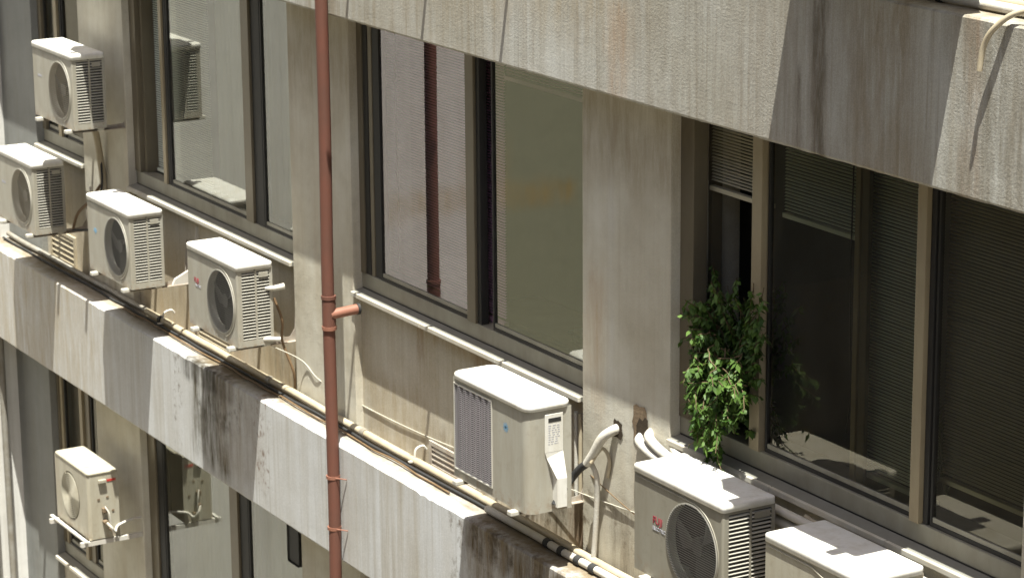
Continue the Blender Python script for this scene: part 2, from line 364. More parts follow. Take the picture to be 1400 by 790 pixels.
for k, (lo, mat) in enumerate([(1, M_uband), (0, M_uband), (-1, M_lband), (-2, M_lband), (-3, M_lband)]):
    z0, z1 = BB + lo * FL, BT + lo * FL
    rg = [(-16.9, -15.6), (-13.6, -12.6), (-18.4, -17.9)] if lo == -1 else ()
    bpart(wobble_box(XL + .002, XR, PB, .30, z0, z1, .0025, .05, rg), 'floor_beam', mat)
for lo in (1, 0, -1, -2):
    top = BB + lo * FL; bot = BT + (lo - 1) * FL
    for (a, b) in piers:
        bpart(MB().box(a, b, 0, .42, bot, top, .006), 'pier', M_pier_shade if a < -20 else M_pier)
    for (a, b) in bays:
        bpart(MB().box(a, b, SPY, .36, bot, SILL + lo * FL - .035), 'spandrel_wall', M_wall)

# windows ------------------------------------------------------------
def window(x0, x1, lo, bars, panes, glassm):
    """bars: (x left, x right, y0, y1, material); panes: (xa, xb, y)"""
    z0 = SILL + lo * FL; z1 = BB + lo * FL + .05
    w = MB()
    w.box(x1 - .05, x1, .064, .30, z0 + .101, z1)
    w.box(x0, x1, .062, .15, z0 + .004, z0 + .10, .006)
    w.box(x0, x1, .151, .30, z0 + .004, z0 + .09)
    fr = bpart(w, 'window', M_rail)
    s = MB(); s.prism_yz([(.060, z0 - .035), (.060, z0 + .002), (-.005, z0 - .012), (-.005, z0 - .035)], x0 + .002, x1 - .002)
    spart(s, 'sill', M_sill, fr)
    e = MB()
    xs = [x0 + .004 + (x1 - x0 - .008) * i / 3 for i in range(4)]
    for i in range(3): e.box(xs[i] + .002, xs[i + 1] - .002, -.026, -.0055, z0 - .040, z0 - .010, .005)
    spart(e, 'sill_edging', M_lip, fr)
    g = MB()
    for (xa, xb, y) in panes:
        g.box(xa - .004, xb + .004, y - .011, y + .012, z0 + .1012, z0 + .120)
        g.box(xa - .004, xa + .010, y - .011, y + .012, z0 + .1205, z1); g.box(xb - .010, xb + .004, y - .011, y + .012, z0 + .1205, z1)
    g.box(x0 + .01, x1 - .01, .0585, .0615, z0 + .0025, z0 + .0095)
    spart(g, 'gasket', M_gask, fr)
    for (xa, xb, ya, yb, m) in bars:
        spart(MB().box(xa, xb, ya, yb, z0 + .1005, z1, .003), 'mullion', m, fr)
    for (xa, xb, y) in panes:
        spart(MB().box(xa + .011, xb - .011, y - .008, y + .010, z0 + .1208, z0 + .145, .002), 'sash_rail', M_rail, fr)
        p = MB().add([(xa, y, z0 + .13), (xb, y, z0 + .13), (xb, y, z1), (xa, y, z1)], [(0, 1, 2, 3)])
        o = p.build('pane', G_d if (x0 > -11.5 or x0 < -19) else (G_b if xa < -14 and x0 > -15 else G_a), None, recalc=False); o.parent = fr
    return fr
for lo in (1, 0, -1, -2):
    if lo >= 0:
        window(-20.16, -19.165, lo, [(-20.158, -20.09, .056, .12, M_frame), (-19.80, -19.74, .05, .11, M_tan), (-19.735, -19.70, .07, .11, M_gask)], [(-20.08, -19.81, .09), (-19.69, -19.22, .09)], None)
        window(-18.30, -15.57, lo, [(-18.298, -18.20, .054, .13, M_frame), (-18.195, -18.16, .09, .3, M_frame), (-17.765, -17.715, .052, .11, M_tan), (-17.712, -17.67, .066, .11, M_gask), (-16.385, -16.27, .052, .12, M_frame), (-16.265, -16.13, .068, .12, M_gask)],
           [(-17.655, -16.40, .078), (-16.115, -15.625, .078)], None)
    else:
        window(-20.16, -19.165, lo, [(-20.158, -20.12, .056, .12, M_frame), (-20.115, -20.07, .066, .12, M_tan), (-19.66, -19.60, .05, .11, M_tan), (-19.595, -19.50, .07, .11, M_frame)], [(-20.05, -19.68, .09), (-19.48, -19.22, .09)], None)
        window(-18.30, -15.57, lo, [(-18.298, -18.16, .054, .13, M_frame), (-18.155, -18.05, .068, .13, M_gask), (-16.83, -16.70, .052, .12, M_frame), (-16.695, -16.56, .068, .12, M_gask)],
           [(-18.03, -16.85, .078), (-16.545, -15.625, .078)], None)
    window(-14.72, -12.03, lo, [(-14.718, -14.66, .054, .13, M_frame), (-14.655, -14.60, .062, .13, M_gask), (-14.595, -14.55, .066, .13, M_frame), (-14.545, -14.48, .07, .13, M_gask), (-13.375, -13.28, .05, .115, M_frame), (-13.275, -13.235, .064, .115, M_gask)],
           [(-14.465, -13.39, .076), (-13.10, -12.085, .078)], None)
    window(-11.188, -8.48, lo, [(-11.186, -11.07, .056, .14, M_frame), (-11.18, -11.15, .22, .285, M_frame), (-10.555, -10.475, .045, .12, M_tan), (-9.845, -9.81, .12, .15, M_tan), (-9.80, -9.75, .125, .15, M_frame), (-9.30, -9.235, .045, .12, M_tan), (-9.232, -9.20, .07, .12, M_gask)],
           [(-10.46, -9.312, .088), (-9.185, -8.54, .088)], None)
    for (a, b) in bays[4:]:
        window(a, b, lo, [((a + b) / 2 - .03, (a + b) / 2 + .03, .05, .11, M_frame)], [(a + .02, (a + b) / 2 - .04, .08), ((a + b) / 2 + .04, b - .06, .08)], None)
# dark rooms behind the glass
for lo in (1, 0, -1, -2):
    z0 = -4.9 + lo * FL; z1 = BB + .12 + lo * FL
    for (a, b) in bays:
        a2, b2 = a - .3, b + .3
        v = [(a2, .37, z0), (b2, .37, z0), (b2, 3.6, z0), (a2, 3.6, z0), (a2, .37, z1), (b2, .37, z1), (b2, 3.6, z1), (a2, 3.6, z1)]
        bpart(MB().add(v, [(0, 1, 2, 3), (4, 5, 6, 7), (1, 2, 6, 5), (2, 3, 7, 6), (3, 0, 4, 7)]), 'room', M_room)
# vents in the spandrel just above the ledge
def vent(x0, x1, z0, z1, mat, n=5):
    f = MB(); y = SPY
    f.box(x0 - .03, x1 + .03, y - .02, y - .001, z1, z1 + .025); f.box(x0 - .03, x1 + .03, y - .02, y - .001, z0 - .025, z0)
    f.box(x0 - .03, x0, y - .02, y - .001, z0, z1); f.box(x1, x1 + .03, y - .02, y - .001, z0, z1)
    fr = bpart(f, 'vent_grille', mat)
    spart(MB().box(x0, x1, y - .004, y - .002, z0, z1), 'backing', M_gask, fr)
    s = MB()
    for i in range(n):
        z = z0 + (z1 - z0) * (i + .5) / n
        s.prism_yz([(y - .018, z - .012), (y - .018, z - .004), (y - .005, z + .014), (y - .005, z + .006)], x0, x1)
    spart(s, 'louvre', mat, fr)
vent(-13.80, -13.26, -5.115, -4.985, M_galv, 4)
vent(-17.20, -16.68, -5.115, -4.955, M_cream, 5)
vent(-20.02, -19.56, -5.115, -4.90, M_cream, 5)
# holes knocked through the near pier
def hole(x, z, rx, rz, mat, name, y=-.004, jag=.25, seg=18):
    vs = [(x, y, z)]
    for k in range(seg):
        a = 2 * math.pi * k / seg; q = 1 + random.uniform(-jag, jag)
        vs.append((x + math.cos(a) * rx * q, y, z + math.sin(a) * rz * q))
    m = MB().add(vs, [(0, k + 1, (k + 1) % seg + 1) for k in range(seg)])
    return bpart(m, name, mat)
hole(-11.675, -4.315, .05, .05, M_hole, 'pipe_hole')
hole(-11.455, -4.235, .075, .12, M_rust, 'broken_hole', jag=.2); hole(-11.42, -4.27, .07, .08, M_hole, 'broken_hole', -.007, .3)

# ------------------------------------------------------------------ wing at the end of the court, unseen dark wing added for reflections, opposite front, ground
G = MB().box(-60, 60, -60, 20, -14.2, -14).build('ground', M_ground); tag(G, kind='structure')
Wg = empty('side_wing', (-21, -2.5, -14), 'pale streaked side wing closing the court at the far left edge', 'building')
o = MB().box(XL - .4, XL, -5.9, .5, -14, 6).build('wall', M_wing, Wg); o.location = (21, 2.5, 14)
Wd = empty('dark_reflected_wing', (-23, -9, -14), 'unseen dark wing added to keep the near window reflections dark', 'building')
o = MB().box(XL - 3.5, XL - 2.2, -13, -5.9, -14, 6).build('wall', M_wing2, Wd); o.location = (23, 9, 14)
c = MB()
for z in range(-12, 6, 3):
    for y in (-12, -10.4, -8.8, -7.2): c.box(XL - 2.2, XL - 2.15, y, y + 1.1, z, z + 1.7)
o = c.build('window_frame', M_frame, Wd); o.location = (23, 9, 14)
Op = empty('opposite_building', (-8, -11, -14), 'plain plastered block across the narrow court', 'building')
o = MB().box(-26, 8, -12, -10.6, -14, 4).build('wall', M_opp, Op); o.location = (8, 11, 14)

# conduits on the side wing
def pipe(name, pts, r, mat, label, cat, group=None, smooth=True, seg=10):
    o = MB().tube(pts, r, seg, smooth).build(name, mat); return tag(o, label, cat, group)
XW = XL
pipe('conduit', [(XW + .03, -.10, 3), (XW + .03, -.10, -4.5)], .022, M_greyp, 'thin grey conduit down the side wing at the upper left edge', 'pipe', smooth=False)
pipe('drain_pipe', [(XW + .05, -.30, -4.6), (XW + .05, -.30, -12)], .045, M_greyp, 'pale drain pipe down the side wing at the lower left edge', 'pipe', smooth=False)
pipe('drain_pipe', [(XW + .04, -.14, -4.9), (XW + .04, -.145, -6.5), (XW + .04, -.13, -12)], .028, M_greyp, 'dark streaked thin pipe in the corner beside the pale drain pipe', 'pipe', smooth=False)

# ------------------------------------------------------------------ air conditioners
def rect_hole_panel(w, hgt, cx, cz, r, y, yb, seg=48):
    """front sheet w x hgt with a round hole, hole wall running back to yb"""
    angs = sorted([2 * math.pi * k / seg for k in range(seg)] + [math.atan2(zz - cz, xx - cx) % (2 * math.pi) for xx in (0, w) for zz in (0, hgt)])
    A = []
    for a in angs:
        if not A or a - A[-1] > 1e-4: A.append(a)
    inn = []; out = []; bk = []
    for a in A:
        c, s_ = math.cos(a), math.sin(a); t = 1e9
        if c > 1e-9: t = min(t, (w - cx) / c)
        if c < -1e-9: t = min(t, -cx / c)
        if s_ > 1e-9: t = min(t, (hgt - cz) / s_)
        if s_ < -1e-9: t = min(t, -cz / s_)
        inn.append((cx + c * r, y, cz + s_ * r)); out.append((cx + c * t, y, cz + s_ * t)); bk.append((cx + c * r, yb, cz + s_ * r))
    n = len(A); fs = []
    for k in range(n):
        k2 = (k + 1) % n; fs += [(k, k2, n + k2, n + k), (k, k2, 2 * n + k2, 2 * n + k)]
    return inn + out + bk, fs

def lid_mesh(w, d, z0, z1, over=.008, rad=.03, crown=.004):
    """rounded rectangular cover with a rolled edge; y from -d to 0"""
    def loop(off, z):
        pts = []; x0, x1, y0, y1 = -over - off, w + over + off, -d - over - off, over * .3 + off
        R = max(rad + off, .004)
        for (cx, cy, a0) in ((x1 - R, y1 - R, 0), (x0 + R, y1 - R, 90), (x0 + R, y0 + R, 180), (x1 - R, y0 + R, 270)):
            for k in range(7):
                a = math.radians(a0 + 15 * k); pts.append((cx + R * math.cos(a), cy + R * math.sin(a), z))
        return pts
    ls = [loop(-.004, z0), loop(0, z0 + .001), loop(0, z1 - .010), loop(-.003, z1 - .004), loop(-.010, z1), loop(-.05 if rad > .05 else -.022, z1 + crown)]
    n = len(ls[0]); vs = [p for l in ls for p in l]; fs = []
    for i in range(len(ls) - 1):
        for k in range(n): fs.append((i * n + k, i * n + (k + 1) % n, (i + 1) * n + (k + 1) % n, (i + 1) * n + k))
    m = MB(); m.add(vs, fs, True); m.add([p for p in ls[-1]], [tuple(range(n))], False)
    return m

def brackets(root, w, d, gap, mat, both=(.1, .1)):
    for x in (both[0], w - both[1]):
        b = MB(); yb = gap
        b.prism_yz([(yb, -.03), (-d - .03, -.03), (-d - .03, -.012), (yb - .06, .0), (yb - .025, .05), (yb - .012, .28), (yb, .28)], x, x + .003)
        b.box(x, x + .032, -d - .03, yb, -.033, -.0295); b.box(x, x + .032, yb - .004, yb, -.029, .27)
        br = b.build('bracket', mat, root)
        f = MB().box(x + .004, x + .05, -d - .045, -d + .01, -.028, -.001, .006).build('foot', M_rim, root)
        f = MB().box(x + .004, x + .05, -.05, -.0, -.028, -.001, .006).build('foot', M_rim, root)

def make_round_ac(w=.77, hgt=.545, d=.25, gap=.17, guard=M_guard, body=M_white, lid=M_lid, cx=.665, r=.205, rods=28, bracket_mat=M_galv, label='', group='round fan air conditioner units hung on the wall', coil=M_coil, hatch=True):
    root = empty('air_conditioner', (0, 0, 0), label, 'air conditioner', group)
    lz = hgt - .035; cxm = cx * w + 0; czm = hgt * .47
    b = MB(); v, f = rect_hole_panel(w - .012, lz, cxm, czm, r, -d, -d + .05); b.add([(x + .0, y, z) for x, y, z in v], f)
    # curved front right corner
    for k in range(3):
        a0, a1 = math.radians(30 * k), math.radians(30 * (k + 1)); R = .012
        p = lambda a: (w - R + R * math.sin(a), -d + R - R * math.cos(a))
        (xa, ya), (xb, yb) = p(a0), p(a1); b.add([(xa, ya, 0), (xb, yb, 0), (xb, yb, lz), (xa, ya, lz)], [(0, 1, 2, 3)], True)
    b.add([(0, -d, 0), (0, 0, 0), (0, 0, lz), (0, -d, lz)], [(0, 1, 2, 3)])                      # left
    b.add([(0, 0, 0), (w, 0, 0), (w, 0, lz), (0, 0, lz)], [(0, 1, 2, 3)])                        # back
    b.add([(0, -d, 0), (w - .012, -d, 0), (w, -d + .012, 0), (w, 0, 0), (0, 0, 0)], [(0, 1, 2, 3, 4)])    # bottom
    # right side: frame around two louvred openings
    y0, ya, ymid, yb_, y1 = -d + .012, -d + .035, -d * .47, -.022, 0.0; zb, zt = .045, lz - .02
    for (p, q, s_, t_) in ((y0, y1, 0, zb), (y0, y1, zt, lz), (y0, ya, zb, zt), (yb_, y1, zb, zt), (ymid - .007, ymid + .007, zb, zt)):
        b.add([(w, p, s_), (w, q, s_), (w, q, t_), (w, p, t_)], [(0, 1, 2, 3)])
    bo = b.build('casing', body, root, recalc=False)
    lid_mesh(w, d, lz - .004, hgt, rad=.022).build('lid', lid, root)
    ring = MB().ring_y(cxm, czm, -d - .004, -d + .004, r - .003, r + .004, 48).build('fan_ring', M_rim, root)
    # interior
    MB().box(.012, w - .03, -.09, -.012, .01, lz - .01).disc_y(cxm, czm, -d + .085, r + .01).build('fan_recess', M_dark, root)
    MB().box(w - .028, w - .022, -d + .02, -.012, .03, lz - .01).build('condenser_coil', coil, root)
    fan = MB()
    fan.ring_y(cxm, czm, -d + .03, -d + .08, .001, .045, 20)
    for k in range(3):
        a0 = 2 * math.pi * k / 3 + .4; vs = []; fs = []
        for i in range(6):
            rr_ = .045 + (r - .06) * i / 5
            for j in range(5):
                a = a0 + (j / 4) * (1.15 - .25 * i / 5) + .1 * i / 5
                vs.append((cxm + math.cos(a) * rr_, -d + .03 + .045 * j / 4, czm + math.sin(a) * rr_))
        for i in range(5):
            for j in range(4): q = i * 5 + j; fs.append((q, q + 1, q + 6, q + 5))
        fan.add(vs, fs, True)
    fan.build('fan', M_fan, root)
    g = MB()
    for i in range(rods):
        z = -r + 2 * r * (i + .5) / rods; hw = math.sqrt(max(r * r - z * z, 0))
        n = 6; pts = [(cxm - hw + 2 * hw * k / n, -d - .006 + .01 * 0, czm + z) for k in range(n + 1)]
        g.tube([pts[0], pts[-1]], .0015, 4, False, False)
    g.build('fan_guard', guard, root)
    s = MB(); ns = int((zt - zb) / .0195)
    for i in range(ns):
        z = zb + (zt - zb) * (i + .5) / ns
        for (p, q) in ((ya, ymid - .007), (ymid + .007, yb_)):
            s.add([(w + .001, p, z - .002), (w + .001, q, z - .002), (w - .008, q, z + .0025), (w - .008, p, z + .0025),
                   (w + .001, p, z - .0055), (w + .001, q, z - .0055)], [(0, 1, 2, 3), (0, 1, 5, 4)])
    s.build('side_louvre', M_slat, root, recalc=False)
    # embossed line along the top of the front, grip notch and screws
    bd = [(.02, -d - .001, lz - .024)] + [(x, -d - .001, lz - .024) for x in (cxm * .35, cxm * .6, cxm * .8)]
    R2 = min(r + .028, lz - .024 - czm)
    bd += [(cxm + math.cos(math.radians(a)) * R2, -d - .001, czm + math.sin(math.radians(a)) * R2) for a in range(84, -75, -12)]
    MB().tube(bd, .004, 6, False).build('front_bead', body, root)
    if hatch: MB().box(w + .0012, w + .006, ymid + .02, yb_ - .01, zt - .042, zt - .008, .002).build('grip', body, root)
    MB().box(w - .001, w + .004, -d * .5 - .004, -d * .5 + .004, lz - .012, lz - .004).build('screw', M_gask, root)
    brackets(root, w, d, gap + SPY - .001, bracket_mat)
    return root

proto = make_round_ac(label='x')
def place(root, x, yback, z, label, group='round fan air conditioner units hung on the wall'):
    root.location = (x, yback, z); tag(root, label, 'air conditioner', group); return root
d0, g0 = .25, .17
U4 = proto; place(U4, -16.30, -.17, -4.735, 'clean white air conditioner with red maker lettering, under the wide left window')
U3 = copy_tree(proto); place(U3, -18.06, -.17, -4.735, 'white air conditioner with pale blue mark and visible fan blades, beside a white triangular bracket')
U2 = copy_tree(proto); place(U2, -19.92, -.17, -4.72, 'air conditioner cut by the left edge, directly below the topmost unit')
U1 = copy_tree(proto); place(U1, -19.01, -.17, -3.775, 'topmost air conditioner, mounted high on the pier between two windows')
for u in (U1, U2):                                     # dusty tan guards and paler coils on these two
    for c_ in kids(u):
        if c_.name.startswith('fan_guard'): c_.data = c_.data.copy(); c_.data.materials[0] = M_guardtan
        if c_.name.startswith('fan_recess'): c_.data = c_.data.copy(); c_.data.materials[0] = M_fin
U6 = make_round_ac(w=.765, hgt=.545, d=.30, gap=.12, rods=36, r=.215, cx=.66, guard=M_guard, body=M_white6, label='x', group=None)
place(U6, -10.86, -.12, -4.745, 'large white air conditioner with red and grey maker lettering below the leafy plant', None)
U7 = make_round_ac(w=.72, hgt=.60, d=.34, gap=.10, rods=34, r=.2, cx=.62, body=M_white2, label='x', group=None)
place(U7, -9.735, -.09, -4.82, 'nearest air conditioner at the bottom right, mostly its dusty white lid showing', None)
# unit on the storey above whose shade falls on the beam
U9 = copy_tree(U6); place(U9, -9.645, -.20, -4.745 + FL, 'air conditioner on the next storey above the frame'); U9.scale = (1.36, 1.65, 1)
if 'group' in U9: del U9['group']
U10 = copy_tree(U6); place(U10, -18.02, -.30, -4.745 + FL, 'air conditioner on the next storey at the far left above the frame'); U10.scale = (1, 1.05, 1)
if 'group' in U10: del U10['group']

# lettering
bars_text(U6, 'FUJI', .052, .165, -.3015, .285, M_redp, 'lettering')
bars_text(U6, 'ELECTRIC', .026, .165, -.3015, .252, M_greyprint, 'lettering')
bars_text(U4, 'FUJI', .046, .10, -.2515, .30, M_redp, 'lettering')
bars_text(U4, 'ELECTRIC', .020, .12, -.2515, .275, M_greyprint, 'lettering')
def dashes(root, x, z, mat, y):
    m = MB()
    for i, (a, b_) in enumerate([(0, .012), (.016, .03), (.034, .044), (.048, .064), (.068, .08)]): m.box(x + a, x + b_, y, y + .0008, z, z + .016)
    m.build('emblem', mat, root)
dashes(U1, .09, .30, M_greyprint, -.2512); dashes(U2, .1, .29, M_greyprint, -.2512)
MB().box(.11, .165, -.2512, -.2504, .29, .31).box(.13, .15, -.2514, -.2506, .28, .318).build('emblem', M_blue, U3)

# the middle unit: square grille at left, rounded right corner, valve cover on its side
def make_grille_ac(w=.80, hgt=.60, d=.27, gap=.15):
    root = empty('air_conditioner', (0, 0, 0), 'white air conditioner with a dark square mesh grille and black hose, middle of the wall', 'air conditioner')
    lz = hgt - .03; R = .055
    gx0, gx1, gz0, gz1 = .02, .425, .055, lz - .035
    b = MB(); y = -d
    for (xa, xb, za, zb) in ((0, gx0, 0, lz), (gx1, w - R, 0, lz), (gx0, gx1, 0, gz0), (gx0, gx1, gz1, lz)):
        b.add([(xa, y, za), (xb, y, za), (xb, y, zb), (xa, y, zb)], [(0, 1, 2, 3)])
    vs = []; fs = []
    for k in range(9):
        a = math.radians(90 * k / 8); px, py = w - R + R * math.sin(a), -d + R - R * math.cos(a); vs += [(px, py, 0), (px, py, lz)]
    for k in range(8): fs.append((2 * k, 2 * k + 2, 2 * k + 3, 2 * k + 1))
    b.add(vs, fs, True)
    b.add([(w, -d + R, 0), (w, 0, 0), (w, 0, lz), (w, -d + R, lz)], [(0, 1, 2, 3)])
    b.add([(0, -d, 0), (0, 0, 0), (0, 0, lz), (0, -d, lz)], [(0, 1, 2, 3)]); b.add([(0, 0, 0), (w, 0, 0), (w, 0, lz), (0, 0, lz)], [(0, 1, 2, 3)])
    b.add([(0, -d, 0), (w - R, -d, 0), (w - R * .3, -d + R * .3, 0), (w, -d + R, 0), (w, 0, 0), (0, 0, 0)], [(0, 1, 2, 3, 4, 5)])
    b.build('casing', M_white, root, recalc=False)
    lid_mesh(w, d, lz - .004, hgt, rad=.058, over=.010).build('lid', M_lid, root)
    MB().box(gx0 + .001, gx1 - .001, -d + .022, -d + .024, gz0, gz1).build('fan_recess', M_dark, root)
    fr = MB()
    fr.box(gx0 - .006, gx1 + .006, -d - .006, -d - .0005, gz1, gz1 + .007); fr.box(gx0 - .006, gx1 + .006, -d - .006, -d - .0005, gz0 - .007, gz0)
    fr.box(gx1, gx1 + .006, -d - .006, -d - .0005, gz0, gz1); fr.box(gx0 - .006, gx0, -d - .006, -d - .0005, gz0, gz1)
    fr.build('grille_frame', M_rim, root)
    g = MB(); n = 42
    for i in range(n):
        z = gz0 + (gz1 - gz0) * (i + .5) / n
        pts = []
        for k in range(25):
            x = gx0 + (gx1 - gx0) * k / 24
            pts.append((x, -d - .002 + .004 * math.sin(k * math.pi / 2), z + .0018 * math.cos(k * math.pi / 2 + .7)))
        g.tube(pts, .0026, 4, False, False)
    for k in range(1, 8):
        x = gx0 + (gx1 - gx0) * k / 8; g.tube([(x, -d + .012, gz0), (x, -d + .012, gz1)], .0012, 4, False, False)
    g.build('mesh_grille', simple('grille mesh grey', (.27, .25, .26), .55), root)
    MB().box(.05, w - .05, -d - .003, -d - .0005, lz - .014, lz - .006, .001).build('front_bead', M_white, root)
    # valve cover on the right side: raised panel, sloping shoulder, square foot
    c0, c1 = -d + .105, -.055
    p = MB()
    p.box(w + .0005, w + .006, c0, c1, .33, lz - .03, .002)
    v = [(w + .006, c0, .33), (w + .006, c1, .33), (w + .006, c0 + .01, .30), (w + .045, c0 + .05, .19), (w + .045, c1, .19), (w, c0, .33), (w, c1, .33),
         (w + .045, c0 + .05, .03), (w + .045, c1, .03), (w, c0 + .05, .03), (w, c1, .03), (w, c0 + .01, .30), (w, c0 + .05, .19)]
    p.add(v, [(0, 1, 4, 3, 2), (3, 4, 8, 7), (0, 5, 11, 2), (2, 11, 12, 3), (3, 12, 9, 7), (1, 4, 8, 10, 6), (7, 8, 10, 9)])
    co = p.build('valve_cover', M_lid, root)
    MB().box(w + .004, w + .0072, c0 + .02, c1 - .012, lz - .075, lz - .052).build('grip_slot', M_gask, co)
    t = MB(); random.seed(3)
    for i in range(9):
        yy = c0 + .02
        while yy < c1 - .03:
            l = random.uniform(.006, .018); t.box(w + .0062, w + .0068, yy, min(yy + l, c1 - .02), .375 + i * .0125, .379 + i * .0125); yy += l + random.uniform(.004, .012)
    t.build('rating_marks', M_greyprint, co)
    e = MB()
    for k in range(5):
        a = math.pi * k / 5; e.add([(.575 + math.cos(a + q) * rr_, -d - .0008, .43 + math.sin(a + q) * rr_) for q, rr_ in ((-.12, .028), (.12, .028), (math.pi - .12, .028), (math.pi + .12, .028))], [(0, 1, 2, 3)])
    e.build('emblem', M_blue, root, recalc=False)
    MB().tube([(w * .3, -d * .52, hgt + .0035), (w * .3 + .03, -d * .5, hgt + .0035)], .003, 6, False).build('lid_mark', M_greyprint, root)
    brackets(root, w, d, gap + SPY - .001, M_galv, (.05, .15))
    return root
U5 = make_grille_ac(); U5.location = (-12.70, -.15, -4.785)

# lower unit on the pier: closed side with valves and a red tag
def make_lower_ac(w=.66, hgt=.52, d=.24, gap=.18):
    root = empty('air_conditioner', (0, 0, 0), 'small cream air conditioner on the lower floor with a rusty valve side and red tag', 'air conditioner')
    cx, cz, r = w * .45, hgt * .48, .185; lz = hgt - .02
    b = MB(); v, f = rect_hole_panel(w - .02, lz, cx, cz, r, -d, -d + .03); b.add(v, f)
    b.add([(w - .02, -d, 0), (w, -d + .02, 0), (w, -d + .02, lz), (w - .02, -d, lz)], [(0, 1, 2, 3)], True)
    b.add([(w, -d + .02, 0), (w, 0, 0), (w, 0, lz), (w, -d + .02, lz)], [(0, 1, 2, 3)])
    b.add([(0, -d, 0), (0, 0, 0), (0, 0, lz), (0, -d, lz)], [(0, 1, 2, 3)]); b.add([(0, 0, 0), (w, 0, 0), (w, 0, lz), (0, 0, lz)], [(0, 1, 2, 3)])
    b.add([(0, -d, 0), (w, -d, 0), (w, 0, 0), (0, 0, 0)], [(0, 1, 2, 3)])
    b.build('casing', M_white2, root, recalc=False)
    lid_mesh(w, d, lz - .004, hgt, rad=.03, over=.003).build('lid', M_white2, root)
    MB().disc_y(cx, cz, -d + .028, r).build('fan_recess', M_dustdisc, root)
    g = MB()
    for k in range(1, 12): rad_ = r * k / 12; g.tube([(cx + math.cos(2 * math.pi * q / 28) * rad_, -d - .002, cz + math.sin(2 * math.pi * q / 28) * rad_) for q in range(29)], .0034, 4, False, False)
    for k in range(4): a = 2 * math.pi * k / 4 + .5; g.tube([(cx + math.cos(a) * .03, -d, cz + math.sin(a) * .03), (cx + math.cos(a) * r, -d, cz + math.sin(a) * r)], .003, 4, False, False)
    g.ring_y(cx, cz, -d - .004, -d + .001, .001, .03, 16)
    g.build('fan_guard', M_white2, root)
    MB().box(w + .0005, w + .022, -.16, -.10, .43, .46, .006).build('grip', M_white2, root)
    MB().box(w + .0005, w + .003, -.09, -.02, .435, .452).build('tag_strip', M_redtag, root)
    for (yy, zz) in ((-.17, .30), (-.10, .31), (-.06, .2)): MB().box(w + .0005, w + .004, yy, yy + .02, zz, zz + .012).build('screw', M_rust, root)
    MB().box(w, w + .03, -.14, -.10, .20, .24, .006).build('valve_guard', M_rust, root)
    MB().tube([(w, -.12, .13), (w + .05, -.12, .13)], .018, 10, False).build('valve', M_rust, root)
    MB().tube([(w, -.08, .07), (w + .045, -.08, .07)], .014, 10, False).build('valve', M_rust, root)
    MB().tube([(w + .045, -.12, .13), (w + .07, -.09, .09), (w + .05, -.06, .05), (w + .01, -.02, .08), (w - .02, .1, .10), (w - .02, gap, .10)], .011, 8).tube([(w + .02, -.12, .25), (w + .05, -.10, .2), (w + .05, -.09, .12)], .006, 8).build('pipe', M_wrap, root)
    fr = MB()
    for x in (.0, w - .03): fr.box(x, x + .03, -d - .07, gap - .002, -.045, -.012)
    fr.box(-.05, w + .02, -d - .045, -d - .02, -.011, .002); fr.box(-.04, w + .02, -.05, -.02, -.011, -.002)
    fr.build('bracket', M_whitesteel, root)
    return root
U8 = make_lower_ac(); U8.location = (-18.98, -.18, -6.875)

# ------------------------------------------------------------------ red downpipe
dp = empty('downpipe', (-14.49, -.3, -12), 'red brown painted downpipe running the full height with a short open tee', 'pipe')
def dpart(m, name, mat): o = m.build(name, mat, dp); o.location = (14.49, .3, 12); return o
PY = -.285
dpart(MB().tube([(-14.49 + .004 * math.sin(i * 1.7), PY + .002 * math.sin(i * 2.3), 4 - i * .8) for i in range(21)], .038, 20), 'pipe', M_red)
for z, m in ((-4.195, M_red), (-4.385, M_redl), (-1.55, M_redl)): dpart(MB().tube([(-14.49, PY, z), (-14.49, PY, z + .022)], .0455, 20, False), 'collar', m)
dpart(MB().tube([(-14.49, PY, -4.38), (-14.49, PY, -4.20)], .042, 20, False), 'tee', M_red)
dpart(MB().tube([(-14.475, PY, -4.29), (-14.46, -.11, -4.275)], .031, 18, False, True), 'branch', M_redl)
dpart(MB().tube([(-14.46, -.112, -4.275), (-14.459, -.095, -4.275)], .036, 18, False), 'branch_end', M_gask)
for z in (-5.33, -5.66):
    m = MB().tube([(-14.49, PY, z), (-14.49, PY, z + .02)], .043, 20, False); m.box(-14.50, -14.48, PY + .02, PB - .001, z + .002, z + .018)
    m.tube([(-14.49, PY - .04, z + .01), (-14.42, -.262, z + .01), (-14.39, PB - .003, z + .01)], .004, 6, False)
    dpart(m, 'clamp', M_redl)

# ------------------------------------------------------------------ conduits and cables on the ledge
LZ = BT - FL     # ledge top  (-5.125)
def run(x0, x1, y, z, amp, n=24):
    return [(x0 + (x1 - x0) * i / n, y + random.uniform(-amp, amp), z + random.uniform(0, amp)) for i in range(n + 1)]
random.seed(11)
pipe('conduit', run(-17.95, -9.0, -.045, LZ + .036, .004, 30), .024, M_cream, 'cream conduit running along the ledge at the foot of the wall', 'pipe')
pipe('conduit', run(-20.85, -17.97, -.03, LZ + .032, .003, 12), .020, M_greyp, 'dull grey conduit on the shaded far left end of the ledge', 'pipe')
pipe('cable', run(-20.8, -9.0, -.085, LZ + .012, .006, 46), .009, M_black, 'thin black cable lying along the ledge in front of the conduit', 'cable')
pipe('cable', run(-18.2, -13.3, -.12, LZ + .010, .009, 26), .006, M_brown, 'brown cable lying loose on the middle of the ledge', 'cable')
pipe('conduit', run(-12.9, -11.3, -.10, LZ + .028, .003, 6), .022, M_wrap, 'white taped pipe with black bands on the ledge below the two pier holes', 'pipe')
tp = MB()
for x in (-12.25, -12.10, -11.93, -11.78): tp.tube([(x, -.10, LZ + .028), (x + .045, -.10, LZ + .028)], .0275, 12, False)
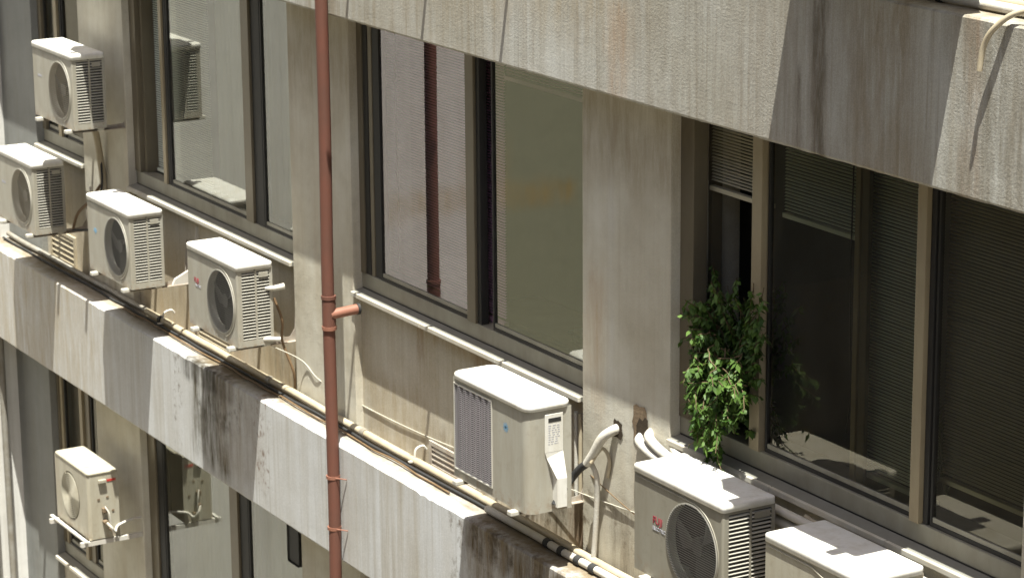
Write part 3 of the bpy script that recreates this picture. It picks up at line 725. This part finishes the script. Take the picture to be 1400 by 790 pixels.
tag(tp.build('tape_bands', M_black), 'black tape bands wound round the white pipe on the ledge', 'tape')
def clip(x, y, z, label):
    m = MB(); m.tube([(x, .03, z + .03), (x, .005, z + .055), (x, y - .0, z + .04), (x + .003, y - .012, z - .015)], .008, 8); m.box(x - .012, x + .012, y - .05, y + .03, z - .035, z - .026)
    tag(m.build('pipe_clip', M_whitesteel), label, 'clip', 'white hooked clips holding the ledge conduit')
clip(-17.62, -.05, LZ + .06, 'white hooked clip on the ledge conduit, left of the unit with red lettering')
clip(-13.86, -.04, LZ + .07, 'white hooked clip beside the middle wall vent')
pipe('collar', [(-17.70, -.045, LZ + .036), (-17.66, -.045, LZ + .036)], .031, M_black, 'black coupling on the ledge conduit near the left clip', 'coupling', smooth=False)
for x in (-14.55, -15.9):
    pipe('collar', [(x, -.045, LZ + .036), (x + .05, -.045, LZ + .036)], .030, M_greyp, 'grey coupling on the ledge conduit ' + ('behind the red downpipe' if x > -15 else 'below the dark mould stain'), 'coupling', smooth=False)
# upper ledge
UZ = BT
pipe('conduit', run(-10.6, -5, -.10, UZ + .024, .003, 16), .022, M_wrap, 'thick white pipe along the upper ledge at the top right', 'pipe')
pipe('conduit', run(-10.6, -5, -.02, UZ + .03, .003, 16), .022, M_cream, 'cream pipe behind the thick white one on the upper ledge', 'pipe')
pipe('collar', [(-9.16, -.10, UZ + .024), (-9.12, -.10, UZ + .024)], .028, M_black, 'black band on the thick white pipe of the upper ledge', 'tape', smooth=False)
pipe('collar', [(-9.02, -.10, UZ + .024), (-8.99, -.10, UZ + .024)], .027, M_gask, 'thin dark strap on the thick white pipe of the upper ledge', 'tape', smooth=False)
pipe('cable', [(-8.0, -.05, UZ + .12), (-8.2, -.16, UZ + .085), (-8.36, -.235, UZ + .05), (-8.45, -.275, UZ - .02), (-8.50, -.285, UZ - .10), (-8.515, -.29, UZ - .20)], .0125, M_cream, 'stiff cream hose end bending down over the upper beam', 'hose')

# strings and hoses on the wall
pipe('string', [(-15.62, -.16, -4.77), (-15.45, -.02, -4.85), (-15.24, -.006, -4.925), (-14.97, .042, -4.975), (-14.2, .044, -4.965), (-13.47, .044, -4.925), (-12.6, .03, -4.83), (-11.9, -.006, -4.76), (-11.2, -.01, -4.69)], .0027, M_wire, 'thin pale string sagging along the wall behind the red pipe', 'string', seg=6)
pipe('string', [(-12.15, .03, -4.62), (-11.85, -.008, -4.66), (-11.5, -.01, -4.73), (-11.1, -.01, -4.77)], .0028, M_brown, 'short brown wire crossing the pier below the pipe holes', 'string', seg=6)
pipe('refrigerant_pipe', [(-11.89, -.26, -4.75), (-11.9, -.22, -4.70), (-11.94, -.13, -4.645), (-11.90, -.10, -4.58), (-11.845, -.085, -4.535)], .021, M_black, 'black foam hose curling out of the middle air conditioner', 'hose')
pipe('refrigerant_pipe', [(-11.85, -.086, -4.54), (-11.80, -.075, -4.47), (-11.74, -.055, -4.37), (-11.69, -.01, -4.32), (-11.675, .05, -4.31)], lambda t: .023 + .006 * t, M_wrap, 'white taped pipe rising into the round hole of the pier', 'pipe')
pipe('refrigerant_pipe', [(-11.85, -.07, -4.52), (-11.81, -.05, -4.60), (-11.82, -.04, -4.72), (-11.835, -.04, -4.9), (-11.85, -.045, -5.09)], .015, M_wrap, 'white hose hanging straight down the pier to the ledge', 'hose')
pipe('refrigerant_pipe', [(-11.8, -.09, -4.52), (-11.77, -.04, -4.44), (-11.74, -.012, -4.50), (-11.76, -.012, -4.60)], .010, M_cream, 'short tan offcut of pipe tucked behind the white hose', 'pipe')
for k, (x, m, lb) in enumerate([(-12.13, M_wrap, 'white thin upright conduit beside the pier, left of the pair'), (-12.085, M_cream, 'tan thin upright conduit touching the pier edge, right of the pair')]):
    pipe('conduit', [(x, .02, -4.34), (x, .02, -4.82)], .012, m, lb, 'pipe', smooth=False)
for k, (dx, dz, lb) in enumerate([(0, 0, 'front taped pipe leaving the broken hole behind the lettered unit'), (.09, .045, 'rear taped pipe leaving the broken hole behind the lettered unit')]):
    pipe('refrigerant_pipe', [(-11.46 + dx, .04, -4.29 + dz), (-11.42 + dx, -.03, -4.31 + dz), (-11.2 + dx, -.05, -4.345 + dz * .8), (-10.8 + dx, -.045, -4.36 + dz * .5), (-9.9, -.03, -4.38)], .027, M_wrap, lb, 'pipe')
pipe('refrigerant_pipe', [(-11.16, .0, -4.275), (-10.9, -.04, -4.30), (-10.0, -.05, -4.31), (-9.5, -.03, -4.33), (-8.2, -.03, -4.33)], .022, M_wrap, 'grey white pipe along the sill edge behind the two nearest units', 'pipe')
pipe('conduit', [(-10.0, -.01, -4.30), (-9.45, -.02, -4.36), (-9.2, -.03, -4.42)], .014, M_cream, 'thin curved tube behind the nearest air conditioner', 'pipe')
# upper left pipes between units
pipe('refrigerant_pipe', [(-18.75, -.1, -3.80), (-18.73, -.06, -3.95), (-18.74, -.02, -4.3), (-18.75, -.02, -4.45)], .026, M_cream, 'tan lagged pipe dropping from the topmost unit down the pier', 'pipe')
pipe('cable', [(-18.73, -.05, -4.3), (-18.78, -.12, -4.42), (-18.98, -.14, -4.55), (-19.1, -.14, -4.7)], .011, M_brown, 'brown cable curving from the pier to the unit at the left edge', 'cable')
pipe('cable', [(-18.72, -.04, -4.1), (-18.70, -.05, -4.3), (-18.76, -.08, -4.5), (-18.74, -.1, -4.62), (-19.05, -.16, -4.69)], .008, M_black, 'black wire looped beside the brown cable on the pier', 'cable')
pipe('bracket_strut', [(-18.98, -.03, -4.36), (-18.97, -.03, -4.52)], .010, M_whitesteel, 'short white upright strut right of the left edge unit', 'bracket', smooth=False)
m = MB(); m.prism_yz([(SPY - .001, -.34), (SPY - .001, .30), (.035, .30), (.01, .02), (-.14, -.05), (-.16, -.09), (-.02, -.09)], 0, .022)
tag(m.build('wall_bracket', M_whitesteel, None, (-17.20, 0, -4.62)), 'white triangular steel bracket standing free beside the unit with blue mark', 'bracket')
pipe('refrigerant_pipe', [(-15.54, -.22, -4.365), (-15.52, -.17, -4.368), (-15.505, -.10, -4.36)], lambda t: .012 + .009 * t, M_wrap, 'white pipe stub joining the lettered unit to the pier, upper one', 'pipe')
pipe('refrigerant_pipe', [(-15.54, -.24, -4.70), (-15.52, -.20, -4.70), (-15.50, -.14, -4.705)], .015, M_wrap, 'white pipe stub at the lower right foot of the lettered left unit', 'pipe')
pipe('cable', [(-15.58, -.14, -4.45), (-15.55, -.10, -4.6), (-15.60, -.08, -4.75), (-15.55, -.03, -4.95), (-15.58, -.01, -5.08)], .009, M_brown, 'brown cable hanging down the pier beside the lettered left unit', 'cable')
# unseen arms added on the storey above for the shade lines they cast
for x in (-13.92, -13.0, -12.13):
    a = MB().box(x - .011, x + .011, -.62, SPY, -1.0, -.97); tag(a.build('shade_arm', M_galv), 'unseen steel arm on the storey above, added for its shade line', 'bracket', 'unseen shade casting arms above the frame')

# ------------------------------------------------------------------ blinds and curtains
def blind(x0, x1, ztop, zbot, y, mat, label, pitch=.0165, tilt=.6, rail=True, tapes=(), cords=(), tapemat=None):
    s = MB(); n = int((ztop - zbot) / pitch); dy, dz = .0062 * math.cos(tilt), .0075 * math.sin(tilt) * .8
    for i in range(n):
        z = ztop - pitch * (i + .5); j = random.uniform(-.0006, .0006)
        s.add([(x0, y - dy, z - dz + j), (x1, y - dy, z - dz + j), (x1, y, z + .001 + j), (x0, y, z + .001 + j), (x0, y + dy, z + dz + j), (x1, y + dy, z + dz + j)], [(0, 1, 2, 3), (3, 2, 5, 4)], True)
    root = empty('window_blind', ((x0 + x1) / 2, y, zbot), label, 'blind')
    o = s.build('slats', mat, root, recalc=False); o.location = tuple(-v for v in root.location)
    if rail:
        o = MB().box(x0, x1, y - .015, y + .015, zbot - .03, zbot - .008).build('bottom_rail', mat, root); o.location = tuple(-v for v in root.location)
    if tapes:
        t = MB()
        for x, wd in tapes: t.box(x - wd / 2, x + wd / 2, y - .017, y - .015, zbot, ztop)
        o = t.build('ladder_tape', tapemat or M_tape, root); o.location = tuple(-v for v in root.location)
    if cords:
        t = MB()
        for x, zb in cords: t.tube([(x, y - .025, ztop), (x - .010, y - .025, (ztop + zb) / 2), (x + .01, y - .025, zb + .2), (x - .02, y - .025, zb)], .004, 5)
        o = t.build('pull_cord', M_gask, root); o.location = tuple(-v for v in root.location)
    return root
zt = BB + .08
blind(-14.64, -13.13, zt, -4.09, .17, M_blind, 'pale mauve slatted blind behind glass in the middle window', cords=[(-14.38, -4.05)])
blind(-13.11, -12.05, zt, -2.66, .17, M_blind, 'short raised blind at the top of the middle window right pane')
blind(-18.15, -17.20, zt, -4.08, .18, M_blindg, 'pale slatted blind at the left part of the far left window')
blind(-11.12, -10.60, zt, -2.92, .20, M_blindd, 'raised dark blind above the open gap with the plant')
blind(-10.50, -9.86, zt, -2.94, .20, M_blindg, 'half raised blind behind glass, right of the plant', cords=[(-9.93, -3.9)])
blind(-9.84, -9.30, zt, -4.05, .20, M_blindg, 'fully lowered grey green blind left of the tan mullion in the near window')
blind(-9.26, -8.50, zt, -3.92, .20, M_blindd, 'fully lowered dark blind in the nearest right pane')
def curtain(x0, x1, z0, z1, y, mat, label, amp=.018, fold=.11):
    n = int((x1 - x0) / .012); vs = []; fs = []
    for i in range(n + 1):
        x = x0 + (x1 - x0) * i / n; yy = y + amp * math.sin(x / fold * 6.28 + math.sin(x * 9)) + amp * .4 * math.sin(x / fold * 15)
        vs += [(x, yy, z0), (x, yy * 1 + .0, z1)]
    for i in range(n): fs.append((2 * i, 2 * i + 2, 2 * i + 3, 2 * i + 1))
    o = MB().add(vs, fs, True).build('curtain', mat, recalc=False); so_ = o.modifiers.new('thickness', 'SOLIDIFY'); so_.thickness = .002
    return tag(o, label, 'curtain')
curtain(-17.22, -15.6, -4.12, zt, .26, M_curt, 'plain pale curtain behind the glass of the far left window')
curtain(-18.1, -15.6, -4.12 - FL, zt - FL, .26, M_curt, 'plain pale curtain in the lower floor window')
curtain(-14.45, -12.1, -4.12 - FL, zt - FL, .26, M_curt, 'curtain in the lower floor middle window')
curtain(-19.68, -19.2, -4.12, zt, .33, M_blindd, 'narrow brown curtain in the thin window at the top left')
tag(MB().box(-15.88, -15.70, .05, .062, -6.36, -5.95, .02).build('gap_board', M_gask), 'black rounded board added for a dark gap in the lower window', 'board')  # stands in for a dark opening beside the curtain
# papers on the inside ledge of the middle window
pp = empty('paper_pile', (-12.42, .36, -4.1), 'pile of pale papers lying inside the middle window corner', 'papers')
random.seed(5)
for k in range(5):
    MB().box(-.16 + random.uniform(-.03, .03), .14 + random.uniform(-.03, .03), -.1, .1, k * .018, k * .018 + .014, .002).build('bundle', M_wrap, pp)
tag(MB().box(-13.6, -12.1, .24, .66, -4.16, -4.11).build('desk', M_tan), 'tan desk top just inside the middle window', 'desk')
tag(MB().box(-17.6, -15.7, .34, .8, -4.2, -4.15).build('desk', M_tan), 'tan desk top just inside the far left window', 'desk')

# ------------------------------------------------------------------ plants
def leaf(m, p, d, l, wd, droop):
    d = d.normalized(); up = Vector((0, 0, 1)); s_ = d.cross(up)
    s_ = s_.normalized() if s_.length > .01 else Vector((1, 0, 0))
    s_ = (s_ * random.uniform(.7, 1) + d.cross(s_) * random.uniform(-.7, .7)).normalized()
    q1 = p + d * l * .45 - up * droop * l * .2; q2 = p + d * l - up * droop * l * .7
    m.add([p, q1 + s_ * wd - up * wd * .25, q2, q1 - s_ * wd - up * wd * .25, q1], [(0, 1, 4), (1, 2, 4), (2, 3, 4), (3, 0, 4)], True)
random.seed(21)
pl = empty('trailing_plant', (-10.85, .1, -4.2), 'bushy green plant spilling out of the open window over the sill', 'plant')
fo = MB(); st = MB()
def twig(p0, p1, sag, n, ll=.055, wd=.014, r=.004, sub=2):
    n = int(n * 2.7); ll *= .66; wd *= .82
    P = []
    for i in range(9):
        t = i / 8; P.append(p0.lerp(p1, t) + Vector((random.uniform(-.022, .022), random.uniform(-.012, .012), -sag * t * (t - .15) if t > .15 else 0)))
    st.tube([tuple(p) for p in P], lambda t: r * (1 - .7 * t) + .0008, 5, True, False)
    for _ in range(n):
        t = random.uniform(.08, 1) ** .9; i = min(int(t * 8), 7); p = P[i].lerp(P[i + 1], t * 8 - i)
        dr = Vector((random.uniform(-1, 1), random.uniform(-1, 1), random.uniform(-1.1, .25)))
        leaf(fo, p, dr, ll * random.uniform(.6, 1.25), wd * random.uniform(.7, 1.3), random.uniform(.2, 1))
roots = [Vector((-10.95 + .12 * k, .26, -4.1)) for k in range(4)]
def V(*a): return Vector(a)
def fx(u, y): return -11.06 + .52 * u - (y - .085) * 1.9      # the bush leans out and towards the sun
for k in range(56):                                   # upright mass in the opening
    b0 = random.choice(roots) + V(random.uniform(-.05, .05), random.uniform(-.03, .05), 0)
    y = random.uniform(-.05, .22); tip = V(fx(random.uniform(-.12, 1.0), y), y, random.uniform(-4.0, -3.24))
    twig(b0, tip, .04, 30)
for k in range(34):                                   # crown in front of the mullion and to its right
    y = random.choice((random.uniform(-.02, .03), random.uniform(.13, .2)))
    twig(V(-10.75, .02 if y < .05 else .24, -3.9), V(fx(random.uniform(.85, 1.75 if y > .05 else 1.15), y), y, random.uniform(-3.8, -3.2)), .08, 20)
for k in range(12):                                   # sprays reaching left over the frame
    y = random.uniform(-.12, -.02)
    twig(V(-10.85, .06, -3.6), V(fx(random.uniform(-.42, -.1), y), y, random.uniform(-3.66, -3.40)), .03, 16)
for k in range(16):                                   # middle front, half shaded
    y = random.uniform(-.12, .0)
    twig(V(fx(.4, 0), .0, -3.7), V(fx(random.uniform(-.2, .55), y), y, random.uniform(-3.95, -3.55)), .03, 20)
for k in range(44):                                   # hanging, sunlit front mass
    y = random.uniform(-.19, -.06); y0_ = random.uniform(-.05, .06)
    twig(V(fx(random.uniform(-.15, .7), y0_), y0_, random.uniform(-3.85, -3.6)), V(fx(random.uniform(-.42, .5), y), y, random.uniform(-4.12, -3.72)), .03, 22, .055)
for k in range(12):
    y = random.uniform(-.14, -.06)
    twig(V(-10.8, -.03, -3.98), V(fx(random.uniform(-.3, .3), y), y, random.uniform(-4.20, -4.05)), .04, 16, .048)
for mb_, nm, mt in ((fo, 'foliage', M_leaf), (st, 'stem', M_stem)):
    o = mb_.build(nm, mt, pl, recalc=False); o.location = (10.85, -.1, 4.2)
# indoor palm behind the glass
pm = empty('indoor_palm', (-9.9, .75, -4.3), 'thin arching palm fronds inside the near window behind the glass', 'plant')
fr = MB(); random.seed(9)
for k in range(16):
    a = random.uniform(0, 6.28); R_ = random.uniform(.25, .5); hh = random.uniform(.35, .85); pts = []
    for i in range(9):
        t = i / 8; pts.append(V(-9.9 + math.cos(a) * R_ * t, .75 + math.sin(a) * R_ * t * .7, -4.3 + hh * math.sin(t * 2.3) / .95))
    fr.tube(pts, .003, 4, False, False)
    for i in range(2, 9):
        for sgn in (-1, 1):
            for q in (0, .5):
                p = pts[i - 1].lerp(pts[i], q); dr = (pts[i] - pts[i - 1]).normalized() + V(-math.sin(a), math.cos(a), -.3) * sgn
                leaf(fr, p, dr, .11, .005, .5)
o = fr.build('frond', M_frond, pm, recalc=False); o.location = (9.9, -.75, 4.3)
